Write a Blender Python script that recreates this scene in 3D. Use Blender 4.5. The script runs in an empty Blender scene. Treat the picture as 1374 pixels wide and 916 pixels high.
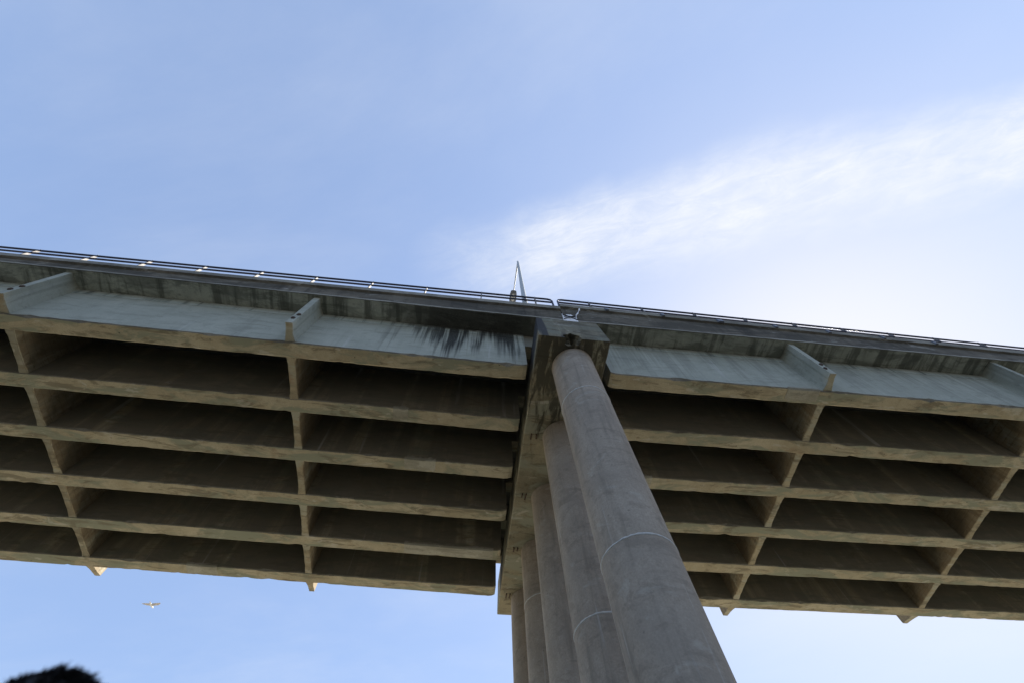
import bpy, bmesh, math, random
from mathutils import Vector, Matrix, Euler
random.seed(11)
S = bpy.context.scene
C = S.collection

# ------------------------------------------------------------------ camera
K = 0.8            # survey units to metres
EYE = 1.15         # eye height above the ground, metres
M = ((0.99289966, 0.09308844, 0.07405947),
     (-0.1146553, 0.9147845, 0.38732865),
     (-0.03169263, -0.3930698, 0.9189623))
cam_d = bpy.data.cameras.new('camera'); cam = bpy.data.objects.new('camera', cam_d); C.objects.link(cam)
right = Vector([M[i][0] for i in range(3)]); down = Vector([M[i][1] for i in range(3)]); fwd = Vector([M[i][2] for i in range(3)])
cam.matrix_world = Matrix(((right.x, -down.x, -fwd.x, 0), (right.y, -down.y, -fwd.y, 0), (right.z, -down.z, -fwd.z, EYE), (0, 0, 0, 1)))
cam_d.sensor_width = 36.0; cam_d.lens = 36.0 * 610.05 / 1374.0
cam_d.clip_start = 0.05; cam_d.clip_end = 6000
cam_d.dof.use_dof = True; cam_d.dof.focus_distance = 15.0; cam_d.dof.aperture_fstop = 2.8
S.camera = cam
def pix(u, v, dist):
    """world point seen at photograph pixel u,v at a distance in metres"""
    d = right * (u - 687) + down * (v - 458) + fwd * 610.05
    return d.normalized() * dist + Vector((0, 0, EYE))

# ------------------------------------------------------------------ sun, sky, exposure
SUN_EL, SUN_AZ = math.radians(44), math.radians(28)     # azimuth from +X towards +Y
sdir = Vector((math.cos(SUN_EL) * math.cos(SUN_AZ), math.cos(SUN_EL) * math.sin(SUN_AZ), math.sin(SUN_EL)))
sl = bpy.data.lights.new('sun', 'SUN'); sl.energy = 5.0; sl.angle = math.radians(0.53); sl.color = (1.0, 0.93, 0.82)
so = bpy.data.objects.new('sun', sl); C.objects.link(so); so.location = sdir * 300
so.rotation_euler = sdir.to_track_quat('Z', 'Y').to_euler()

W = bpy.data.worlds.new('World'); S.world = W; W.use_nodes = True
S.view_settings.view_transform = 'Standard'; S.view_settings.look = 'None'
S.view_settings.gamma = 1.0; S.view_settings.use_curve_mapping = False
S.view_settings.exposure = 1.5

class NT:
    """tiny node-tree writer"""
    def __init__(s, tree): s.t = tree; s.t.nodes.clear()
    def n(s, kind, ins=None, **props):
        nd = s.t.nodes.new(kind)
        for k, v in props.items(): setattr(nd, k, v)
        for k, v in (ins or {}).items(): s.put(nd.inputs[k], v)
        return nd
    def put(s, sock, v):
        if isinstance(v, bpy.types.NodeSocket): s.t.links.new(v, sock)
        elif isinstance(v, (tuple, list)) and len(v) == 3 and sock.type == 'RGBA': sock.default_value = (*v, 1)
        else: sock.default_value = v
    def m(s, op, a, b=0.0, c=0.0, clamp=False):
        nd = s.n('ShaderNodeMath', operation=op, use_clamp=clamp); s.put(nd.inputs[0], a); s.put(nd.inputs[1], b); s.put(nd.inputs[2], c); return nd.outputs[0]
    def ss(s, x, lo, hi, o0=0.0, o1=1.0):
        return s.n('ShaderNodeMapRange', {0: x, 1: lo, 2: hi, 3: o0, 4: o1}, interpolation_type='SMOOTHSTEP').outputs[0]
    def mix(s, f, a, b, blend='MIX'):
        nd = s.n('ShaderNodeMix', data_type='RGBA', blend_type=blend); s.put(nd.inputs[0], f); s.put(nd.inputs[6], a); s.put(nd.inputs[7], b); return nd.outputs[2]
    def noise(s, vec, scale, detail=5, rough=.55, dist=0.0):
        return s.n('ShaderNodeTexNoise', {'Vector': vec, 'Scale': scale, 'Detail': detail, 'Roughness': rough, 'Distortion': dist}).outputs[0]
    def mapped(s, vec, scale=(1, 1, 1), loc=(0, 0, 0), rot=(0, 0, 0)):
        return s.n('ShaderNodeMapping', {'Vector': vec, 'Location': loc, 'Rotation': rot, 'Scale': scale}).outputs[0]

HAZE_KNEE = 3.6
def build_sky():
    t = NT(W.node_tree)
    out = t.n('ShaderNodeOutputWorld'); bg = t.n('ShaderNodeBackground', {'Strength': 0.12})
    sky = t.n('ShaderNodeTexSky', sky_type='NISHITA', sun_disc=False, sun_elevation=SUN_EL,
              sun_rotation=math.pi / 2 - SUN_AZ, altitude=0, air_density=1.0, dust_density=1.6, ozone_density=1.0)
    d = t.n('ShaderNodeTexCoord').outputs['Generated']
    sep = t.n('ShaderNodeSeparateXYZ', {0: d}); z = t.m('MAXIMUM', sep.outputs[2], .06)
    px, py = t.m('DIVIDE', sep.outputs[0], z), t.m('DIVIDE', sep.outputs[1], z)       # plan position on the high cloud layer
    p = t.n('ShaderNodeCombineXYZ', {0: px, 1: py, 2: 0.0}).outputs[0]
    along = t.m('ADD', t.m('MULTIPLY', px, .93), t.m('MULTIPLY', py, -.37))
    acr = t.m('ADD', t.m('MULTIPLY', px, .37), t.m('MULTIPLY', py, .93))
    q = t.n('ShaderNodeCombineXYZ', {0: along, 1: acr, 2: 0.0}).outputs[0]
    wob = t.m('MULTIPLY', t.m('SUBTRACT', t.noise(q, 3.0, 5, .55), .5), .16)
    a2 = t.m('SUBTRACT', t.m('ADD', acr, wob), t.ss(along, .5, 1.15, 0, .05))
    band = t.m('MULTIPLY', t.ss(a2, .09, .21), t.ss(a2, .40, .25))
    band = t.m('MULTIPLY', band, t.ss(along, -.3, .12))
    fib = t.ss(t.noise(t.mapped(q, (9, 30, 1), rot=(0, 0, 1.0)), 1.0, 9, .7, .6), .25, .75, .45, 1.0)
    puff = t.ss(t.noise(q, 5, 6, .6), .25, .7, .6, 1.0)
    band = t.m('MULTIPLY', t.m('MULTIPLY', band, fib), t.m('MULTIPLY', puff, 1.1))
    veil = t.m('MULTIPLY', t.ss(t.noise(t.mapped(q, (.8, 1.7, 1)), 1.0, 7, .6, .3), .38, .85), .24)
    cov = t.m('MAXIMUM', band, veil)
    # thin high haze evens out the clear sky
    lum = t.n('ShaderNodeRGBToBW', {0: sky.outputs[0]}).outputs[0]
    soft = t.m('DIVIDE', 1.0, t.m('ADD', 1.0, t.m('DIVIDE', lum, HAZE_KNEE)))
    base = t.n('ShaderNodeVectorMath', {0: sky.outputs[0], 3: soft}, operation='SCALE').outputs[0]
    base = t.n('ShaderNodeVectorMath', {0: base, 1: (.92, 1.0, 1.12)}, operation='MULTIPLY').outputs[0]
    base = t.mix(.26, base, (2.0, 2.5, 3.4))
    col = t.mix(cov, base, (2.75, 2.85, 3.05))
    t.put(bg.inputs[0], col); t.put(out.inputs[0], bg.outputs[0])
build_sky()

# ------------------------------------------------------------------ materials
def new_mat(name):
    m = bpy.data.materials.new(name); m.use_nodes = True
    return m, NT(m.node_tree)
def finish(t, col, rough=.85, bump=None, bstr=.3, bdist=.02, metal=0.0, spec=.3):
    b = t.n('ShaderNodeBsdfPrincipled', {'Base Color': col, 'Roughness': rough, 'Metallic': metal, 'Specular IOR Level': spec})
    if bump is not None:
        t.put(b.inputs['Normal'], t.n('ShaderNodeBump', {'Height': bump, 'Strength': bstr, 'Distance': bdist}).outputs[0])
    t.put(t.n('ShaderNodeOutputMaterial').inputs[0], b.outputs[0])

def concrete(name, a, b, stain_shade=(.05, .045, .035), streak=.5, streak_scale=3.0, mottle=.6, lime=.0, boards=None, pier_stain=0.0, rust=0.0, grain=1.0, blotch=.5, patch=None, pits=0.0, side_stain=0.0, runs=0.0, shade_wash=0.0):
    m, t = new_mat(name)
    tc = t.n('ShaderNodeTexCoord').outputs['Object']
    sep = t.n('ShaderNodeSeparateXYZ', {0: tc})
    nz = t.n('ShaderNodeSeparateXYZ', {0: t.n('ShaderNodeNewGeometry').outputs['True Normal']}).outputs[2]
    vert = t.ss(t.m('ABSOLUTE', nz), .8, .3)
    big = t.noise(tc, mottle, 6, .6, .5)
    mid = t.noise(tc, mottle * 6, 7, .62)
    fine = t.noise(tc, 28, 8, .65)
    col = t.mix(t.ss(big, .3, .7), a, b)
    col = t.mix(t.ss(mid, .52, .75, 0, blotch), col, tuple(x * .55 for x in a))
    col = t.mix(t.ss(mid, .42, .2, 0, blotch * .8), col, tuple(min(1, x * 1.3) for x in b))
    col = t.mix(.35 * grain, col, t.n('ShaderNodeCombineColor', {0: fine, 1: fine, 2: fine}).outputs[0], 'OVERLAY')
    if patch:
        pc, amt = patch
        pn = t.noise(t.mapped(tc, (.55, 1.6, 1.6), (5, 1, 8)), 1.0, 7, .68, .7)
        col = t.mix(t.ss(pn, .46, .58, 0, amt), col, pc)
        pn = t.noise(t.mapped(tc, (.8, 3.2, 3.2), (1, 6, 3)), 1.0, 7, .7, .9)
        col = t.mix(t.ss(pn, .52, .62, 0, amt * .8), col, tuple(x * .5 for x in a))
        pn = t.noise(t.mapped(tc, (.9, 2.6, 2.6), (9, 2, 4)), 1.0, 6, .7, .5)
        col = t.mix(t.ss(pn, .58, .66, 0, amt * .6), col, (.5, .48, .42))
    if pits:
        pv = t.n('ShaderNodeTexVoronoi', {'Vector': tc, 'Scale': 2.6, 'Randomness': 1.0}).outputs['Distance']
        pv = t.m('ADD', pv, t.m('MULTIPLY', t.noise(tc, 18, 3), .06))
        col = t.mix(t.ss(pv, .10, .06, 0, pits), col, tuple(x * .2 for x in a))
    if boards:
        w = t.n('ShaderNodeTexWave', {'Vector': tc, 'Scale': boards, 'Distortion': .6, 'Detail': 3}, wave_type='BANDS', bands_direction='Z', wave_profile='SAW').outputs[0]
        col = t.mix(t.ss(w, .85, 1.0, 0, .5), col, tuple(x * .35 for x in a))
    if rust:
        rn = t.noise(t.mapped(tc, (1, 1, 1), (7, 3, 2)), 1.3, 6, .65, .6)
        col = t.mix(t.ss(rn, .58, .78, 0, rust), col, (.23, .11, .05))
    # rain streaks stretched along the vertical on walls; where widened, painted bay shade
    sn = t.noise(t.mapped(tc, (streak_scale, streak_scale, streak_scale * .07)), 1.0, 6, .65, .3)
    sm = t.m('MULTIPLY', t.ss(sn, .48 - shade_wash * 1.6, .74 - shade_wash * 1.6), t.m('MULTIPLY', vert, streak))
    col = t.mix(sm, col, stain_shade)
    if lime:
        ln = t.noise(t.mapped(tc, (streak_scale * 2.3, streak_scale * 2.3, streak_scale * .11), (3, 9, 1)), 1.0, 4, .5)
        col = t.mix(t.m('MULTIPLY', t.ss(ln, .64, .74), t.m('MULTIPLY', vert, lime)), col, (.6, .6, .57))
    if pier_stain:
        # black run-off from the leaking deck joint beside the pier
        x = sep.outputs[0]
        x = t.m('ADD', x, t.m('MULTIPLY', t.m('SUBTRACT', big, .5), 2.0))
        reach = t.m('MULTIPLY', t.ss(x, -3.6, -1.2), t.ss(x, 2.4, 1.3, .25, 1.0))
        zz = sep.outputs[2]; xv = t.n('ShaderNodeCombineXYZ', {0: sep.outputs[0], 1: 0.0, 2: t.m('MULTIPLY', zz, .04)}).outputs[0]
        on = t.ss(t.noise(xv, 4.2, 3, .6), .40, .54)                               # which runs exist
        low = t.ss(t.noise(xv, 1.1, 4, .75), .3, .72, 13.2, 16.6)                    # how far each one reaches down
        run = t.m('MULTIPLY', on, t.ss(t.m('SUBTRACT', zz, low), -.6, .7))
        thin = t.m('MULTIPLY', t.ss(t.noise(xv, 11, 3, .6), .5, .62), t.ss(t.m('SUBTRACT', zz, t.m('SUBTRACT', low, .5)), -.3, .6, 0, .6))
        top = t.ss(t.m('ADD', zz, t.m('MULTIPLY', mid, .35)), 15.95, 16.2)
        f = t.m('MAXIMUM', t.m('MAXIMUM', run, thin), top)
        f = t.m('MULTIPLY', f, t.ss(fine, .25, .55, .75, 1.0))
        col = t.mix(t.m('MULTIPLY', t.m('MULTIPLY', f, reach), pier_stain), col, (.02, .02, .018))
    if runs:
        rn = t.noise(t.mapped(tc, (2.6, .25, .25), (8, 2, 5)), 1.0, 6, .65, .3)
        col = t.mix(t.ss(rn, .46, .62, 0, runs), col, (.10, .105, .085))
    if side_stain:
        # black growth: dense towards the weather end of the cap, run-off bands on its end face
        yy = sep.outputs[1]
        bn = t.noise(t.mapped(tc, (4.5, .9, 1.0), (2, 7, 1)), 1.0, 7, .66, .5)
        wet = t.ss(yy, 11.5, 5.4, -.28, .13)
        col = t.mix(t.m('MULTIPLY', t.ss(t.m('ADD', bn, wet), .45, .62, 0, side_stain), t.ss(t.m('ABSOLUTE', nz), .4, .7, .35, 1.0)), col, (.05, .048, .036))
        en = t.noise(t.mapped(tc, (1.7, .05, .16), (4, 0, 0)), 1.0, 4, .5)
        col = t.mix(t.m('MULTIPLY', t.ss(en, .5, .56, 0, .9), t.ss(t.m('ABSOLUTE', nz), .5, .2)), col, (.045, .046, .052))
    h = t.m('ADD', t.m('MULTIPLY', mid, .6), t.m('MULTIPLY', fine, .4))
    finish(t, col, .88, h, .35, .02)
    return m

MAT = {}
MAT['girder'] = concrete('girder_concrete', (.35, .305, .21), (.46, .415, .305), stain_shade=(.19, .18, .15), streak=.82, streak_scale=1.3, shade_wash=.14, rust=.35, mottle=.5, lime=.4, patch=((.25, .265, .20), .95), pits=.9)  # near-even darkening of the webs paints in the shade between girders
MAT['coating'] = concrete('coated_girder_face', (.38, .39, .325), (.445, .455, .385), stain_shade=(.24, .25, .21), streak=.5, streak_scale=2.0, lime=.35, pier_stain=.95, grain=.7, blotch=.3, patch=((.33, .345, .29), .35))
MAT['haunch'] = concrete('haunch_concrete', (.40, .44, .39), (.48, .51, .46), stain_shade=(.08, .09, .08), streak=.85, streak_scale=4, pier_stain=.95)
MAT['slab'] = concrete('slab_concrete', (.45, .475, .39), (.58, .60, .50), streak=0, mottle=.9, pier_stain=.85, blotch=.7, patch=((.13, .14, .115), .6), runs=.75)
MAT['bay'] = concrete('deck_soffit_concrete', (.15, .14, .12), (.20, .19, .165), streak=0, mottle=.4, patch=((.12, .115, .10), .5))  # same deck slab, toned darker to paint in the shade of the bays
MAT['diaphragm'] = concrete('diaphragm_concrete', (.29, .245, .165), (.39, .345, .245), stain_shade=(.15, .115, .075), streak=.7, streak_scale=1.5, shade_wash=.12, boards=1.3, rust=.5, patch=((.36, .36, .29), .8), blotch=.7)  # upright faces darkened almost evenly, shade put into the colour
MAT['edge'] = concrete('edge_beam_concrete', (.12, .105, .078), (.20, .175, .132), stain_shade=(.04, .034, .025), streak=.8, streak_scale=2, mottle=.8, pier_stain=.5, patch=((.075, .067, .05), .75))
MAT['lip'] = concrete('drip_edge_concrete', (.26, .245, .20), (.34, .32, .27), streak=.2, mottle=1.5, patch=((.12, .11, .09), .6))
MAT['cap'] = concrete('cap_concrete', (.20, .18, .125), (.30, .27, .19), stain_shade=(.05, .05, .045), streak=.5, streak_scale=1.5, mottle=.55, rust=.4, blotch=.9, patch=((.27, .28, .22), .8), side_stain=.92)
MAT['column'] = concrete('column_concrete', (.33, .278, .22), (.40, .342, .275), stain_shade=(.19, .162, .128), streak=.75, streak_scale=3.4, mottle=.6, lime=.3, grain=1.2, blotch=.4, patch=((.29, .25, .205), .4), pits=.35)
MAT['repair'] = concrete('repair_mortar', (.33, .32, .265), (.42, .41, .35), streak=.3, mottle=1.2, patch=((.24, .23, .18), .6))
MAT['joint'] = concrete('mortar_joint', (.48, .47, .44), (.56, .55, .52), streak=0, mottle=3)

def simple(name, col, rough=.6, metal=0.0, var=.25, scale=8, bump=.15, spec=.4):
    m, t = new_mat(name)
    tc = t.n('ShaderNodeTexCoord').outputs['Object']
    n = t.noise(tc, scale, 6, .6); n2 = t.noise(tc, scale * 7, 4, .6)
    c = t.mix(t.ss(n, .3, .7), tuple(x * (1 - var) for x in col), tuple(min(1, x * (1 + var)) for x in col))
    finish(t, c, t.ss(n2, .2, .8, rough - .1, min(1, rough + .1)), n2, bump, .004, metal, spec)
    return m
MAT['navy'] = simple('navy_paint', (.022, .028, .06), .5)
MAT['post'] = simple('galvanised_post', (.13, .125, .125), .6)
MAT['white'] = simple('white_plastic', (.9, .89, .9), .55, var=.03)
MAT['dark'] = simple('dark_cord', (.03, .03, .035), .8)
MAT['steel'] = simple('rusty_steel', (.075, .05, .035), .8, scale=20)
MAT['pole'] = simple('lamp_pole_grey', (.46, .49, .5), .5, var=.08)
MAT['lamp_head'] = simple('lamp_housing', (.17, .19, .23), .5)
MAT['asphalt'] = simple('asphalt', (.05, .05, .052), .9, scale=20)
MAT['skin'] = simple('skin', (.42, .26, .19), .55, var=.08)
MAT['hair'] = simple('dark_hair', (.028, .026, .028), .5, var=.3, scale=30)
MAT['jacket'] = simple('jacket_cloth', (.03, .034, .05), .9, scale=12)
MAT['jeans'] = simple('jeans_cloth', (.05, .07, .12), .9, scale=12)
MAT['shoe'] = simple('shoe_leather', (.02, .018, .016), .5)
MAT['gull_white'] = simple('gull_white_plumage', (.6, .6, .59), .8, var=.05)
MAT['gull_grey'] = simple('gull_grey_plumage', (.36, .36, .38), .8, var=.2)
MAT['eye'] = simple('dark_eye', (.02, .015, .01), .2)
m, t = new_mat('bounce_ground')
tc = t.n('ShaderNodeTexCoord').outputs['Object']
c = t.mix(t.ss(t.noise(tc, .12, 6, .6), .3, .7), (.41, .36, .27), (.5, .45, .345))
c = t.mix(t.ss(t.noise(tc, 3, 8, .7), .5, .8, 0, .6), c, (.15, .13, .10))
finish(t, c, .95, t.noise(tc, 9, 8, .7), .5, .03); MAT['ground'] = m
m, t = new_mat('added_quay_asphalt')
tc = t.n('ShaderNodeTexCoord').outputs['Object']
c = t.mix(t.ss(t.noise(tc, .2, 6, .6), .3, .7), (.035, .034, .032), (.05, .048, .045))
c = t.mix(t.ss(t.noise(tc, 60, 3, .7), .55, .7, 0, .6), c, (.11, .105, .1))
finish(t, c, .95, t.noise(tc, 70, 4, .7), .5, .01); MAT['added_quay'] = m
m, t = new_mat('bounce_water')
tc = t.n('ShaderNodeTexCoord').outputs['Object']
b_ = t.n('ShaderNodeBsdfPrincipled', {'Base Color': (.045, .05, .04), 'Roughness': .22, 'IOR': 1.33})
t.put(b_.inputs['Normal'], t.n('ShaderNodeBump', {'Height': t.noise(t.mapped(tc, (1, 1.6, 1)), 1.4, 5, .6), 'Strength': .5, 'Distance': .15}).outputs[0])
t.put(t.n('ShaderNodeOutputMaterial').inputs[0], b_.outputs[0]); MAT['added_water'] = m
m, t = new_mat('lamp_lens'); finish(t, (.6, .62, .62), .2); MAT['lens'] = m

# ------------------------------------------------------------------ mesh helpers
def P(x, y, z): return Vector((x * K, y * K, z * K + EYE))
PX = 3.7
SPAN = {'L': (-.0036, -.0268), 'R': (-.0076, .0021)}       # plan skew and gradient of each span
def SP(side, x, y, z):
    k, g = SPAN[side]
    return P(x, y + k * (x - PX), z + g * (x - PX))

def link(name, me, parent=None):
    o = bpy.data.objects.new(name, me); C.objects.link(o)
    if parent is not None:
        o.parent = parent; o.matrix_parent_inverse = parent.matrix_world.inverted()
    return o
def empty(name, loc, label, cat, group=None):
    o = bpy.data.objects.new(name, None); C.objects.link(o); o.location = loc; o.empty_display_size = .3
    o.matrix_world = Matrix.Translation(loc)
    tag(o, label, cat, group); return o
def tag(o, label, cat, group=None):
    o['label'] = label; o['category'] = cat
    if group: o['group'] = group
class MB:
    def __init__(s): s.v = []; s.f = []; s.mi = []
    def add(s, vs, fs, mi=0):
        b = len(s.v); s.v += [tuple(x) for x in vs]
        for k, f in enumerate(fs):
            s.f.append([b + i for i in f]); s.mi.append(mi[k] if isinstance(mi, list) else mi)
    def loops(s, rings, mi=0, cap=True, closed=True):
        n = len(rings[0]); vs = [v for r in rings for v in r]; fs = []; ms = []
        for a in range(len(rings) - 1):
            for i in range(n if closed else n - 1):
                j = (i + 1) % n
                fs.append((a * n + i, a * n + j, (a + 1) * n + j, (a + 1) * n + i)); ms.append(mi[i] if isinstance(mi, list) else mi)
        if cap:
            m0 = mi[-1] if isinstance(mi, list) else mi
            fs.append(tuple(range(n - 1, -1, -1))); ms.append(m0)
            fs.append(tuple((len(rings) - 1) * n + i for i in range(n))); ms.append(m0)
        s.add(vs, fs, ms)
    def box(s, pts8, mi=0):
        s.add(pts8, [(0, 1, 3, 2), (4, 6, 7, 5), (0, 4, 5, 1), (2, 3, 7, 6), (0, 2, 6, 4), (1, 5, 7, 3)], mi)
    def tube(s, a, b, r0, r1=None, n=12, mi=0):
        a, b = Vector(a), Vector(b); r1 = r0 if r1 is None else r1
        s.path([a, b], [r0, r1], n, mi)
    def path(s, pts, rad, n=10, mi=0):
        pts = [Vector(p) for p in pts]; rings = []
        up = Vector((0, 0, 1))
        for i, p in enumerate(pts):
            d = (pts[min(i + 1, len(pts) - 1)] - pts[max(i - 1, 0)]).normalized()
            u = d.cross(up if abs(d.z) < .95 else Vector((0, 1, 0))).normalized(); w = d.cross(u)
            r = rad[i] if isinstance(rad, list) else rad
            rings.append([p + u * (r * math.cos(2 * math.pi * k / n)) + w * (r * math.sin(2 * math.pi * k / n)) for k in range(n)])
        s.loops(rings, mi)
    def build(s, name, mats, parent=None, smooth=None, bevel=0.0):
        me = bpy.data.meshes.new(name); me.from_pydata(s.v, [], s.f)
        for mm in (mats if isinstance(mats, list) else [mats]): me.materials.append(MAT[mm])
        me.polygons.foreach_set('material_index', s.mi)
        bm = bmesh.new(); bm.from_mesh(me)
        bmesh.ops.recalc_face_normals(bm, faces=bm.faces)
        if bevel:
            bmesh.ops.bevel(bm, geom=[e for e in bm.edges if len(e.link_faces) == 2 and e.calc_face_angle(0) > .6], offset=bevel, segments=2, affect='EDGES')
        bm.to_mesh(me); bm.free()
        o = link(name, me, parent)
        if smooth is not None: me.shade_smooth(); me.set_sharp_from_angle(angle=math.radians(smooth))
        return o
def boxpts(fn, x0, x1, y0, y1, z0, z1):
    return [fn(x, y, z) for x in (x0, x1) for y in (y0, y1) for z in (z0, z1)]

# ------------------------------------------------------------------ ground, unseen: shaped for its bounce light
gb = MB(); R = 2500
gb.add([(-R, -R, -.9), (R, -R, -.9), (R, R, -.9), (-R, R, -.9)], [(0, 1, 2, 3)])
g = gb.build('added_water', 'added_water'); g['kind'] = 'structure'  # unseen, added to keep the light from below weak and grazing
gb = MB(); gb.box(boxpts(lambda x, y, z: Vector((x, y, z)), -R, R, -R, 3.2, -1.6, 0))
g = gb.build('added_quay', 'added_quay'); g['kind'] = 'structure'  # unseen, added dark to hold bounce light off the near girder faces
gb = MB(); gb.box(boxpts(lambda x, y, z: Vector((x, y, z)), -R, R, 26, R, -1.6, -.2))
g = gb.build('bounce_bank', 'ground'); g['kind'] = 'structure'  # unseen, added to bounce warm sunlight up onto the soffits

# ------------------------------------------------------------------ bridge dimensions (survey units)
H, Y1, SPC, BW, HW = 15.5, 7.4752, 2.3926, .6444, 18.55
YF = 6.5874; YMID = Y1 + (5 * SPC + BW) / 2; YFAR = 2 * YMID - YF
XE = {'L': 1.9555, 'R': 5.22}; XO = {'L': -40.0, 'R': 46.0}
STN = {'L': [-17.13, -6.97], 'R': [14.07, 24.11]}
HT = {'L': 20.42, 'R': 20.8}; TS = {'L': .028, 'R': -.028}     # parapet top and its slope against the deck

def wobble(seed):
    ph = [random.Random(seed * 31 + k).uniform(0, 6.28) for k in range(6)]
    fr = [.9, 2.1, 3.7, 6.3, 9.1, 14.0]; am = [.006, .006, .005, .004, .004, .003]
    return lambda x: sum(a * math.sin(f * x + p) for a, f, p in zip(am, fr, ph))

PATCH = {('L', 4): [(-2.5, 1.6)], ('R', 0): [(12.4, 13.75)], ('L', 1): [(-3.1, -2.5)], ('R', 2): [(6.6, 8.0)], ('L', 2): [(-2.6, -1.3)], ('L', 5): [(-12.6, -11.2)]}
def repair(side, xa, xb, y0, y1, parent):
    """paler mortar patch trowelled over the soffit and a little way up the face"""
    rnd = random.Random(int(xa * 10)); n = 14; rings = []
    for k in range(n + 1):
        x = xa + (xb - xa) * k / n; e = .012 if 0 < k < n else 0.0
        a, b = rnd.uniform(.0, .10), rnd.uniform(.04, .12); up = rnd.uniform(.05, .16)
        rings.append([SP(side, x, y0 - .022 - e, H + up), SP(side, x, y0 - .02 - e, H + .02), SP(side, x, y0 + .04, H - .016 - e), SP(side, x, y1 - .05 - a, H - .014 - e), SP(side, x, y1 - .04 - a, H + .03), SP(side, x, y0 + .05, H + up)])
    mb = MB(); mb.loops(rings); mb.build('repair_patch', 'repair', parent)
def girder(side, i, parent):
    y0, y1 = Y1 + i * SPC, Y1 + i * SPC + BW
    e, o = XE[side], XO[side]; sgn = 1 if e > o else -1
    fn = lambda x, y, z: SP(side, x, y, z)
    c = .03; rnd = random.Random(i * 7 + (side == 'R'))
    w1, w2, w3, w4 = (wobble(i * 9 + k + (50 if side == 'R' else 0)) for k in range(4))
    n = 260; rings = []
    xs = [o + (e - o) * (k / n) for k in range(n + 1)]
    chips = [(rnd.uniform(min(-22, 2) if side == 'L' else 5, 2 if side == 'L' else 28), rnd.uniform(.12, .45), rnd.uniform(.02, .07), rnd.choice((0, 1))) for _ in range(16)]
    for x in xs:
        cn = cf = c
        for cx, cw, cd, wh in chips:
            if abs(x - cx) < cw:
                q = cd * (1 - abs(x - cx) / cw) * rnd.uniform(.6, 1.2)
                if wh: cn += q
                else: cf += q
        end = max(0.0, 1 - abs(x - e) / .3); lift = .10 * end * end
        rings.append([fn(x, y0, HW - .02), fn(x, y0 + w1(x) * .5, H + cn + lift + abs(w1(x))), fn(x, y0 + cn + abs(w2(x)), H + lift + w2(x) * .5),
                      fn(x, y1 - cf - abs(w3(x)), H + lift + w3(x) * .5), fn(x, y1 + w4(x) * .5, H + cf + lift + abs(w4(x))), fn(x, y1, HW - .02)])
    mb = MB(); ext0, ext5 = (1 if i == 0 else 0), (1 if i == 5 else 0)
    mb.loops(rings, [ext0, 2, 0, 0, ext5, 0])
    # half-joint nib that carries the beam on the pier cap
    nx = 3.45 if side == 'L' else 3.95
    mb.box(boxpts(fn, e - .05 * sgn, nx, y0 + .04, y1 - .04, 17.42, HW - .04), 0)
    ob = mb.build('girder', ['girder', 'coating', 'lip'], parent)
    for xa, xb in PATCH.get((side, i), ()): repair(side, xa, xb, y0, y1, ob)
    if i == 0: ob['label'] = 'near edge girder with a grey coated outer face and dark drip stains'
    if i in (0, 5):        # thickened top of the outer face under the slab
        yy = y0 if i == 0 else y1; s = -1 if i == 0 else 1
        hb = MB(); hb.box(boxpts(fn, o, e - .002 * sgn, yy - s * .1, yy + s * .009, HW - .46, HW - .021)); hb.build('top_flange', 'haunch', ob)
    return ob

def thick(d0, d1, t0, tm, t1, r):
    """diaphragm thickness at distance d0 from one girder and d1 from the next"""
    a = max(0, 1 - d0 / r); b = max(0, 1 - d1 / r)
    return tm + (t0 - tm) * a ** 1.7 + (t1 - tm) * b ** 1.7
def diaphragm(side, x, ya, yb, parent, seed):
    fn = lambda xx, y, z: SP(side, xx, y, z)
    rnd = random.Random(seed); rings = []; n = 14; w = wobble(seed + 400)
    for k in range(n + 1):
        u = k / n; y = ya - .05 + (yb - ya + .1) * u
        th = thick((y - ya), (yb - y), .36, .27, .36, .42) / 2
        zb = H + .016 + rnd.uniform(-.008, .008)
        a, b = rnd.uniform(-.012, .012), rnd.uniform(-.012, .012)
        rings.append([fn(x - th + a, y, HW), fn(x - th + a, y, zb + .03), fn(x - th + .03, y, zb), fn(x + th - .03, y, zb), fn(x + th + b, y, zb + .03), fn(x + th + b, y, HW)])
    mb = MB(); mb.loops(rings); return mb.build('diaphragm', 'diaphragm', parent)
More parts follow.
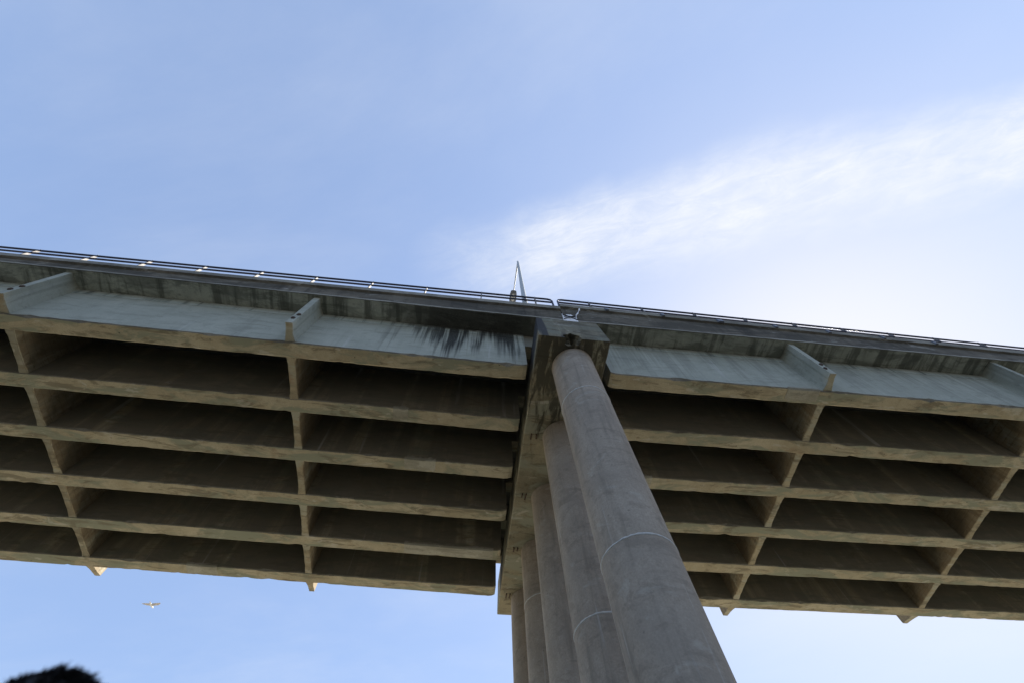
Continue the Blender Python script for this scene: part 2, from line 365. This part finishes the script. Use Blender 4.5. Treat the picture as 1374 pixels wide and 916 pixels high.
def bracket(side, x, near, parent, seed):
    fn = lambda xx, y, z: SP(side, xx, y, z)
    y0 = Y1 if near else Y1 + 5 * SPC + BW; s = -1 if near else 1; L = .74 if near else .86
    rnd = random.Random(seed); rings = []; n = 8
    for k in range(n + 1):
        u = k / n; y = y0 + s * (L * u) - s * .05 * (1 - u)
        th = (.26 + .16 * max(0, 1 - u / .55) ** 1.6) / 2
        zb = H + .03 + (.06 * u if near else .20 * u)
        j = rnd.uniform(-.012, .012)
        rings.append([fn(x - th + j, y, HW + .01), fn(x - th + j, y, zb + .02), fn(x - th + .03, y, zb), fn(x + th - .03, y, zb), fn(x + th + j, y, zb + .02), fn(x + th + j, y, HW + .01)])
    mb = MB(); q = 1 if near else 0; mb.loops(rings, [q, 0, 0, 0, q, q]); ob = mb.build('end_bracket', ['diaphragm', 'coating'], parent)
    if near:               # tendon anchors on the outer edge
        for zc, dx in ((16.05, -.03), (16.42, .05)):
            a = MB(); ye = y0 - L
            pts = [(x + dx + .085 * math.cos(q) * rnd.uniform(.8, 1.1), zc + .10 * math.sin(q) * rnd.uniform(.8, 1.1)) for q in [2 * math.pi * k / 9 for k in range(9)]]
            a.loops([[fn(px, ye + .02, pz) for px, pz in pts], [fn(px, ye - .02, pz) for px, pz in pts], [fn(x + dx + (px - x - dx) * .55, ye - .05, zc + (pz - zc) * .55) for px, pz in pts]])
            a.build('tendon_anchor', 'steel', ob)
    return ob

def edge_beam(side, near, parent):
    fn = lambda xx, y, z: SP(side, xx, y, z)
    T = HT[side]; f = (lambda y: y) if near else (lambda y: 2 * YMID - y)
    e = 3.69 if side == 'L' else 3.73; o = XO[side]
    n = 220; w = wobble(900 + (side == 'R')); w2 = wobble(930 + (side == 'R')); rings = []
    prof = [(6.95, HW - .012), (6.63, HW - .012), (YF, HW - .03), (YF, HW + .10), (6.70, HW + .16), (6.69, T - .42), (YF + .005, T - .34), (YF - .005, T), (7.08, T), (7.08, 19.05), (6.95, 19.0)]
    for k in range(n + 1):
        x = o + (e - o) * k / n; dT = TS[side] * (x - PX)
        rings.append([fn(x, f(y + (w(x) * .6 if j in (2, 3) else w2(x) * .4 if j in (6, 7) else 0)), z + (w(x) * .5 if j in (2, 3) else w2(x) * .7 if j == 7 else 0) + (dT if 5 <= j <= 8 else 0)) for j, (y, z) in enumerate(prof)])
    mb = MB(); cp = 1; mb.loops(rings, [2, 1, 1, 0, 0, 0, cp, 1, 0, 0, 0]); return mb.build('edge_beam', ['edge', 'lip', 'slab'], parent)

def span(side, label):
    loc = SP(side, (XE[side] + XO[side]) / 2, YMID, H)
    root = empty('bridge_span', loc, label, 'bridge deck')
    fn = lambda xx, y, z: SP(side, xx, y, z)
    gs = [girder(side, i, root) for i in range(6)]
    e = 3.69 if side == 'L' else 3.73; o = XO[side]
    # slab: two cantilever strips and the bay panels between the girders
    for near in (True, False):
        f = (lambda y: y) if near else (lambda y: 2 * YMID - y)
        mb = MB(); mb.box(boxpts(fn, o, e, *sorted((f(6.951), f(Y1 + .02))), HW, 19.0)); mb.build('cantilever_slab', 'slab', root)
        edge_beam(side, near, root)
    for i in range(5):
        mb = MB(); ya, yb = Y1 + i * SPC + .021, Y1 + (i + 1) * SPC + .019
        if i == 4: yb = 2 * YMID - (Y1 + .021)
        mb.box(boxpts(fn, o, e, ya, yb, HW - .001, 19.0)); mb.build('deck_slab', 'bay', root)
    mb = MB(); mb.box(boxpts(fn, o, e, 7.081, 2 * YMID - 7.081, 19.004, 19.1)); mb.build('road_surface', 'asphalt', root)
    for q, x in enumerate(STN[side]):
        for i in range(5):
            diaphragm(side, x, Y1 + i * SPC + BW, Y1 + (i + 1) * SPC, root, q * 17 + i + (100 if side == 'R' else 0))
        bracket(side, x, True, root, q + 5); bracket(side, x, False, root, q + 15)
    return root
span('L', 'left concrete bridge span of six parallel girders, its end heavily streaked black beside the pier')
span('R', 'right concrete bridge span of six parallel girders running from the pier to the right')

# ------------------------------------------------------------------ pier
pier = empty('bridge_pier', P(3.7, 13.72, (-EYE - .9) / K), 'concrete pier with five round columns in a row under a stained cap beam', 'pier')
def build_cap():
    mb = MB(); ny = 60; w = wobble(77); rings = []
    for k in range(ny + 1):
        y = 6.17 + (21.27 - 6.17) * k / ny
        rings.append([P(2.25, y, 17.33), P(2.20 + w(y) * .6, y, H + .035), P(2.235 + w(y) * .6, y, H), P(4.88 + w(y + 3) * .6, y, H), P(4.92 + w(y + 3) * .6, y, H + .035), P(4.74, y, 17.33)])
    mb.loops(rings)
    cap = mb.build('cap_beam', 'cap', pier)
    # broken-out corner above the front column
    cb = bmesh.new(); bmesh.ops.create_icosphere(cb, subdivisions=3, radius=1)
    r = random.Random(5); c0 = P(3.52, 6.15, 15.66)
    for v in cb.verts:
        q = 1 + .22 * math.sin(5 * v.co.x + 3 * v.co.z) + r.uniform(-.1, .1)
        v.co = Vector((v.co.x * .26 * q, v.co.y * .34 * q, v.co.z * .20 * q)) + c0
    cm = bpy.data.meshes.new('cut'); cb.to_mesh(cm); cb.free(); cm.materials.append(MAT['cap'])
    co = bpy.data.objects.new('cut', cm); C.objects.link(co)
    md = cap.modifiers.new('spall', 'BOOLEAN'); md.object = co; md.operation = 'DIFFERENCE'; md.solver = 'EXACT'
    dg = bpy.context.evaluated_depsgraph_get(); nm = bpy.data.meshes.new_from_object(cap.evaluated_get(dg))
    cap.modifiers.clear(); cap.data = nm; bpy.data.objects.remove(co)
    # rusted form-tie stubs on the underside, a pair beside each inner column
    rr = random.Random(9)
    for yc in (10.61, 13.70, 16.84, 19.87):
        for dx in (-.09, .09):
            t_ = MB(); x = 2.60 + dx; L = rr.uniform(.16, .3); a = rr.uniform(-.04, .04)
            t_.path([P(x, yc - .12, H + .02), P(x + a * .5, yc - .10, H - .035), P(x + a, yc - .10 + L, H - .03), P(x + a, yc - .08 + L, H + .02)], .03 * K, 8)
            t_.build('tie_bar', 'steel', cap)
build_cap()
COLS = [(3.67, 7.36), (3.76, 10.54), (3.72, 13.72), (3.66, 16.9), (3.55, 20.08)]
RINGS = [(12.58, 6.61), (7.3,), (), (12.76,), ()]
for (cx, cy), rz in zip(COLS, RINGS):
    r = .79; n = 72; rings = []; w = wobble(int(cy * 10))
    zs = [(-EYE - 2.5) / K] + [-.8 + .5 * k for k in range(33)] + [H + .03]
    for z in zs:
        q = r + w(z) * .12
        rings.append([P(cx + q * math.cos(2 * math.pi * k / n), cy + q * math.sin(2 * math.pi * k / n), z) for k in range(n)])
    mb = MB(); mb.loops(rings); col = mb.build('column', 'column', pier, smooth=40)
    for z in rz:
        jb = MB(); rr = random.Random(int(z * 100)); prof = [(-.012, -.034), (.010, -.022), (.014, .0), (.010, .022), (-.012, .034)]; rg = []
        for k in range(n):
            a = 2 * math.pi * k / n; dz = .012 * math.sin(3 * a + z) + rr.uniform(-.008, .008); fat = rr.uniform(.55, 1.15)
            rg.append([P(cx + (r + d) * math.cos(a), cy + (r + d) * math.sin(a), z + dz + h * fat) for d, h in prof])
        rg.append(rg[0]); jb.loops(rg, cap=False, closed=False); jb.build('mortar_joint', 'joint', col, smooth=60)

# ------------------------------------------------------------------ railings
def railing(side, posts, za, zb, xa, xb, label, base_x):
    """rail height goes from za at xa to zb at xb"""
    zt = lambda x: za + (zb - za) * (x - xa) / (xb - xa)
    k, g = SPAN[side]; yy = lambda x: YF + .12 + k * (x - PX)
    T = lambda x: HT[side] + (g + TS[side]) * (x - PX)
    root = empty('railing', P(base_x, yy(base_x), T(base_x)), label, 'railing')
    e = 3.48 if side == 'L' else 3.72; o = XO[side] + 5
    sg = -1 if side == 'L' else 1
    for dz, r, nm in ((0, .05, 'top_rail'), (-.45, .048, 'bottom_rail')):
        mb = MB()
        if dz == 0:
            pts = [P(e + sg * .02, yy(e), T(e) - .02), P(e + sg * .03, yy(e), zt(e) - .25), P(e + sg * .09, yy(e), zt(e) - .07), P(e + sg * .25, yy(e), zt(e))]
        else: pts = [P(e + sg * .05, yy(e), zt(e) + dz)]
        for q in range(1, 13):
            x = e + sg * .25 + (o - e - sg * .25) * q / 12; pts.append(P(x, yy(x), zt(x) + dz))
        mb.path(pts, r * K, 10); mb.build(nm, 'navy', root, smooth=50)
    for x in posts:
        mb = MB(); y = yy(x); h = .026; zb_ = T(x) - .01
        hh = zt(x) - zb_; prof = [(y - .05, zb_), (y - .06, zb_ + .2 * hh), (y - .05, zt(x) + .05), (y + .04, zt(x) + .07), (y + .05, zb_ + .3 * hh), (y + .07, zb_)]
        mb.loops([[P(x - h, a, b) for a, b in prof], [P(x + h, a, b) for a, b in prof]])
        po = mb.build('post', 'post', root, bevel=.006)
        bp = MB(); bp.box(boxpts(P, x - .11, x + .11, y - .09, y + .17, T(x) - .004, T(x) + .03)); bp.build('base_plate', 'post', po)
    return root
PL = [-28.1, -25.5, -22.95, -20.39, -17.93, -15.5, -13.03, -10.46, -7.94, -5.32, -2.72, -.05, 2.6]
PR = [5.35, 8.04, 10.75, 13.4, 15.98, 18.57, 21.13, 23.6, 26.1, 28.7, 31.3, 33.9]
railing('L', PL, 21.72, 21.55, 3.3, -22, 'navy two-bar railing along the edge of the left span, posts sunlit towards the left', -9)
railing('R', PR, 21.82, 21.08, 4.0, 28, 'navy two-bar railing along the edge of the right span, ending beside the pier gap', 16)
# drain outlets on the outside of the right kerb
for q, x in enumerate((6.0, 8.75, 11.6, 14.4, 17.1, 19.9, 22.6)):
    k, g = SPAN['R']; y = YF + k * (x - PX); z = HT['R'] + (g + TS['R']) * (x - PX)
    mb = MB(); big = q == 2
    w_, h_ = (.16, .16) if big else (.09, .12)
    mb.loops([[P(x - w_, y + .02, z - .02), P(x - w_, y - .05, z - .03), P(x - w_ * .8, y - .07, z - .2 - h_), P(x - w_ * .8, y + .02, z - .22 - h_)],
              [P(x + w_, y + .02, z - .02), P(x + w_, y - .05, z - .03), P(x + w_ * .8, y - .07, z - .2 - h_), P(x + w_ * .8, y + .02, z - .22 - h_)]])
    d = mb.build('wall_bracket', 'lamp_head', None, bevel=.008)
    names = ['first', 'second', 'third', 'fourth', 'fifth', 'sixth', 'seventh']
    tag(d, ('larger dark bracket under the right railing, third from the pier' if big else 'small dark bracket under the right railing, %s from the pier' % names[q]), 'bracket', 'dark brackets under the right railing')

# ------------------------------------------------------------------ street lamp on the deck
lx, ly = 2.12, 6.9
zb = 20.15; zt = 30.4
lamp = empty('street_lamp', P(lx, ly, zb), 'tall pale street lamp with one long arm standing on the bridge deck above the railing', 'street lamp')
mb = MB(); mb.path([P(lx, ly, zb - .9), P(lx, ly, zb + .6), P(lx + .03, ly, zt - .6), P(lx + .04, ly + .02, zt - .2), P(lx + .05, ly + .1, zt)], [.15 * K, .14 * K, .075 * K, .07 * K, .06 * K], 16); mb.build('pole', 'pole', lamp, smooth=50)
mb = MB(); mb.path([P(lx + .05, ly + .05, zt - .02), P(lx + .04, ly + 1.0, zt + .03), P(lx + .02, ly + 2.2, zt + .05)], [.05 * K, .04 * K, .035 * K], 12); mb.build('arm', 'pole', lamp, smooth=50)
mb = MB(); rings = []
for u, hw, hh in ((0, .06, .05), (.04, .18, .10), (.3, .24, .13), (.8, .24, .12), (.96, .20, .08), (1.0, .08, .03)):
    y = ly + 2.1 + u * .95
    rings.append([P(lx + .02 + hw * math.cos(a), y, zt + .06 + hh * (math.sin(a) if math.sin(a) > 0 else .45 * math.sin(a))) for a in [2 * math.pi * k / 16 for k in range(16)]])
mb.loops(rings); hd = mb.build('lamp_head', 'lamp_head', lamp, smooth=50)
mb = MB(); mb.loops([[P(lx + .02 + s * .13 * math.cos(a), ly + 2.62 + s * .3 * math.sin(a), z) for a in [2 * math.pi * k / 16 for k in range(16)]] for s, z in ((1, zt + .035), (.95, zt - .015), (.6, zt - .035))]); mb.build('lens', 'lens', hd, smooth=50)

# ------------------------------------------------------------------ white sheet and conduit in the joint above the pier cap
sh = empty('white_sheet_panel', P(3.8, 6.32, 17.33), 'small white sheet lashed with crossed dark cords on top of the pier cap', 'panel')
mb = MB(); nx, nz = 14, 10; r = random.Random(3)
def sheet(u, v, off):
    x = 3.5 + .62 * u; top = 18.62 - (.05 * math.sin(u * 9) + .06 * abs(math.sin(u * 5 + 1)) + (.10 if .38 < u < .62 else 0))
    return P(x, 6.33 + off + .015 * math.sin(u * 11 + v * 5), 17.335 + (top - 17.335) * v)
for off in (0, .02): pass
front = [sheet(i / nx, j / nz, 0) for j in range(nz + 1) for i in range(nx + 1)]
back = [sheet(i / nx, j / nz, .03) for j in range(nz + 1) for i in range(nx + 1)]
N = len(front); fs = []
for j in range(nz):
    for i in range(nx):
        a = j * (nx + 1) + i; fs.append((a, a + 1, a + nx + 2, a + nx + 1)); fs.append((N + a, N + a + nx + 1, N + a + nx + 2, N + a + 1))
edge = [i for i in range(nx + 1)] + [j * (nx + 1) + nx for j in range(1, nz + 1)] + [nz * (nx + 1) + i for i in range(nx - 1, -1, -1)] + [j * (nx + 1) for j in range(nz - 1, 0, -1)]
for a, b in zip(edge, edge[1:] + edge[:1]): fs.append((a, N + a, N + b, b))
mb.add(front + back, fs); mb.build('sheet', 'white', sh, smooth=50)
for (x0, z0, x1, z1) in ((3.52, 18.42, 4.1, 17.95), (3.52, 17.92, 4.1, 18.45), (3.55, 18.2, 4.08, 18.28)):
    mb = MB(); mb.path([P(x0 + (x1 - x0) * q / 4, 6.30 - .012 * math.sin(q), z0 + (z1 - z0) * q / 4) for q in range(5)], .022 * K, 6); mb.build('cord', 'dark', sh)
mb = MB(); mb.path([P(4.08, 6.38, 18.3), P(4.16, 6.40, 18.7), P(4.36, 6.50, 19.35), P(4.55, 6.55, 19.95), P(4.62, 6.6, 20.32)], .035 * K, 10)
tag(mb.build('conduit', 'white', None, smooth=50), 'thin white conduit slanting up from the white sheet to the railing', 'pipe')

# ------------------------------------------------------------------ gull
def gull():
    c = pix(203, 811, 40.0)
    ax = right; fw = (fwd * .55 + Vector((0, 0, -.1)) - right * .1); fw.z = 0; fw.normalize()
    ax = (right - down * .03).normalized(); fw = (fw - ax * fw.dot(ax)).normalized()
    up = ax.cross(fw).normalized(); mb = MB()
    rings = []
    for yy, w, h, dz in ((-.30, .03, .008, .01), (-.22, .06, .015, .01), (-.15, .045, .035, .005), (-.03, .075, .075, 0), (.09, .07, .075, 0), (.17, .05, .055, .01), (.22, .045, .045, .015), (.26, .035, .035, .015), (.285, .012, .014, .005), (.33, .003, .004, -.003)):
        rings.append([c + fw * yy + ax * (.8 * w * math.cos(a)) + up * (.75 * h * math.sin(a) + dz) for a in [2 * math.pi * k / 12 for k in range(12)]])
    mb.loops(rings, 0)
    for s in (-1, 1):
        rg = []
        for u, le, te, dz in ((.03, .13, -.09, .03), (.2, .15, -.07, .075), (.34, .17, -.04, .10), (.5, .10, -.07, .085), (.62, .0, -.10, .06), (.70, -.1, -.13, .04)):
            th = .012 * (1 - u)
            rg.append([c + ax * (s * u * .84) + fw * le + up * dz, c + ax * (s * u * .84) + fw * ((le + te) * .55) + up * (dz + th + .008), c + ax * (s * u * .84) + fw * te + up * dz, c + ax * (s * u * .84) + fw * ((le + te) * .55) + up * (dz - th)])
        mb.loops(rg, 1)
    o = mb.build('gull', ['gull_white', 'gull_grey'], None, smooth=50)
    tag(o, 'small white gull with grey wings gliding below the left span', 'bird')
gull()

# ------------------------------------------------------------------ person whose head shows at the lower left
def person():
    top = pix(80, 911, .80)
    base = Vector((top.x, top.y, 0)); Hh = top.z
    root = empty('person', base, 'person with short dark tousled hair, only the top of the head in view', 'person')
    face = Vector((.82, -.57, 0)).normalized(); side = Vector((-face.y, face.x, 0)); up = Vector((0, 0, 1))
    s = Hh / 1.75
    def at(f, l, z): return base + face * (f * s) + side * (l * s) + up * (z * s)
    J = {}; V = []; Ed = []; Rd = []
    def jt(n, f, l, z, r, par=None, ry=None):
        J[n] = len(V); V.append(at(f, l, z)); Rd.append((r * s, (ry or r) * s))
        if par is not None: Ed.append((J[par], J[n]))
    jt('pelvis', 0, 0, .95, .15, None, .115); jt('waist', .01, 0, 1.08, .135, 'pelvis', .105); jt('chest', 0, 0, 1.27, .16, 'waist', .115); jt('sh', -.01, 0, 1.41, .12, 'chest', .09); jt('neck', 0, 0, 1.50, .058, 'sh'); jt('neck2', .015, 0, 1.56, .055, 'neck')
    for q, l in (('a', 1), ('b', -1)):
        jt('hip' + q, 0, .10 * l, .88, .095, 'pelvis'); jt('knee' + q, .02, .11 * l, .49, .062, 'hip' + q); jt('calf' + q, -.01, .115 * l, .33, .058, 'knee' + q); jt('ank' + q, -.02, .12 * l, .09, .04, 'calf' + q); jt('toe' + q, .13, .135 * l, .04, .035, 'ank' + q)
        jt('s' + q, -.01, .17 * l, 1.40, .062, 'sh'); jt('el' + q, -.03, .235 * l, 1.12, .045, 's' + q); jt('wr' + q, .05, .25 * l, .87, .03, 'el' + q); jt('palm' + q, .07, .25 * l, .80, .033, 'wr' + q, .02)
        for k in range(4):
            o = (k - 1.5) * .02; ln = (.058, .068, .064, .05)[k]
            jt('f%d%s' % (k, q), .07 + o, .247 * l, .755, .009, 'palm' + q); jt('g%d%s' % (k, q), .075 + o, .235 * l, .755 - ln, .008, 'f%d%s' % (k, q))
        jt('t0' + q, .105, .238 * l, .80, .011, 'palm' + q); jt('t1' + q, .12, .225 * l, .765, .009, 't0' + q)
    me = bpy.data.meshes.new('body'); me.from_pydata(V, Ed, [])
    o = bpy.data.objects.new('body_skin', me); C.objects.link(o)
    sk = o.modifiers.new('s', 'SKIN'); o.modifiers.new('d', 'SUBSURF').levels = 2
    for i, sv in enumerate(me.skin_vertices[0].data): sv.radius = Rd[i]; sv.use_root = (i == 0)
    dg = bpy.context.evaluated_depsgraph_get(); bm_me = bpy.data.meshes.new_from_object(o.evaluated_get(dg)); bpy.data.objects.remove(o)
    for k in ('skin', 'jacket', 'jeans', 'shoe'): bm_me.materials.append(MAT[k])
    for p in bm_me.polygons:
        c = (p.center - base) / s
        lat = abs(c.dot(side)); z = c.z
        if z < .10: p.material_index = 3
        elif lat > .18 and z < .89: p.material_index = 0
        elif z < .96: p.material_index = 2
        elif z < 1.49: p.material_index = 1
    # head joined into the same body mesh
    bm = bmesh.new(); bm.from_mesh(bm_me)
    hb = bmesh.new(); bmesh.ops.create_uvsphere(hb, u_segments=40, v_segments=28, radius=1)
    def head_shape(d):
        f, l, z = d.x, d.y, d.z
        R_ = Vector((f * .098, l * .076, z * .112))
        if z < 0:
            R_.y *= 1 - .30 * (-z) ** 1.5; R_.x = R_.x * (1 - .12 * (-z)) + .016 * (-z)
        if f > .0:
            nose = math.exp(-((l / .16) ** 2)) * math.exp(-(((z + .22) / .2) ** 2)); R_.x += .024 * nose
            sock = sum(math.exp(-(((l - q) / .17) ** 2)) for q in (-.38, .38)) * math.exp(-(((z - .02) / .12) ** 2)); R_.x -= .011 * sock * f
            R_.x += .005 * math.exp(-((l / .3) ** 2)) * math.exp(-(((z + .56) / .07) ** 2))
            R_.x += .008 * math.exp(-((l / .35) ** 2)) * math.exp(-(((z + .92) / .15) ** 2))
        ear = math.exp(-(((f + .05) / .16) ** 2)) * math.exp(-(((z + .08) / .22) ** 2)) * (1 if abs(l) > .9 else 0)
        R_.y += math.copysign(.018 * ear, l)
        return R_
    hc = 1.75 - .012 - .112
    for v in hb.verts:
        d = v.co.copy(); q = head_shape(d); v.co = at(q.x + .02, q.y, hc + q.z)
    tmp = bpy.data.meshes.new('h'); hb.to_mesh(tmp); hb.free()
    nb = len(bm.faces); bm.from_mesh(tmp)
    bm.to_mesh(bm_me); bm.free()
    bm_me.shade_smooth(); bm_me.name = 'body'
    link('body', bm_me, root)
    for l in (-1, 1):
        eb = bmesh.new(); bmesh.ops.create_uvsphere(eb, u_segments=12, v_segments=8, radius=.011 * s); bmesh.ops.translate(eb, verts=eb.verts, vec=at(.02 + .083, .030 * l, hc + .002)); em = bpy.data.meshes.new('eye'); eb.to_mesh(em); eb.free(); em.materials.append(MAT['eye']); em.shade_smooth(); link('eye', em, root)
    # hair: dense short tufts, longer and spiky over the crown and fringe
    hm = MB(); rnd = random.Random(21)
    cap_r = []
    for i in range(11):
        th = .02 + 1.62 * i / 10; ring = []
        for k in range(36):
            a = 2 * math.pi * k / 36; f, l = math.cos(a), math.sin(a)
            lim = th * (1 - .30 * max(0, f)); d = Vector((math.sin(lim) * f, math.sin(lim) * l, math.cos(lim))); q = head_shape(d) * 1.045
            ring.append(at(q.x + .02, q.y, hc + q.z))
        cap_r.append(ring)
    hm.loops(cap_r, 0, cap=True)
    for _ in range(5200):
        a = rnd.uniform(0, 2 * math.pi); f, l = math.cos(a), math.sin(a)
        th = math.acos(1 - rnd.random() * 1.02) * (1 - .27 * max(0, f)); d = Vector((math.sin(th) * f, math.sin(th) * l, math.cos(th)))
        q = head_shape(d) * 1.03; p0 = at(q.x + .02, q.y, hc + q.z)
        nrm = (face * d.x + side * d.y + up * d.z).normalized()
        comb = (face * .75 + side * .1 - up * .25); comb -= nrm * comb.dot(nrm)
        tuft = math.sin(9 * a + 3) * math.sin(11 * th + 5 * l)
        L = (.005 + .001 * max(0, d.z) + .013 * max(0, d.x) + .007 * tuft * max(0, d.x + .3)) * s * rnd.uniform(.6, 1.25)
        dr = (nrm * (.22 + .75 * max(0, d.x) + .3 * tuft * max(0, d.x)) + comb * rnd.uniform(.2, 1.0) + Vector([rnd.gauss(0, .2) for _ in range(3)])).normalized()
        sd = dr.cross(nrm + Vector((.01, .02, .03))).normalized() * .0011
        p1 = p0 + dr * L * .6; p2 = p0 + dr * L + comb * .004
        hm.add([p0 - sd, p0 + sd, p1 + sd * .8, p1 - sd * .8, p2], [(0, 1, 2, 3), (3, 2, 4)])
    hm.build('hair', 'hair', root)
person()
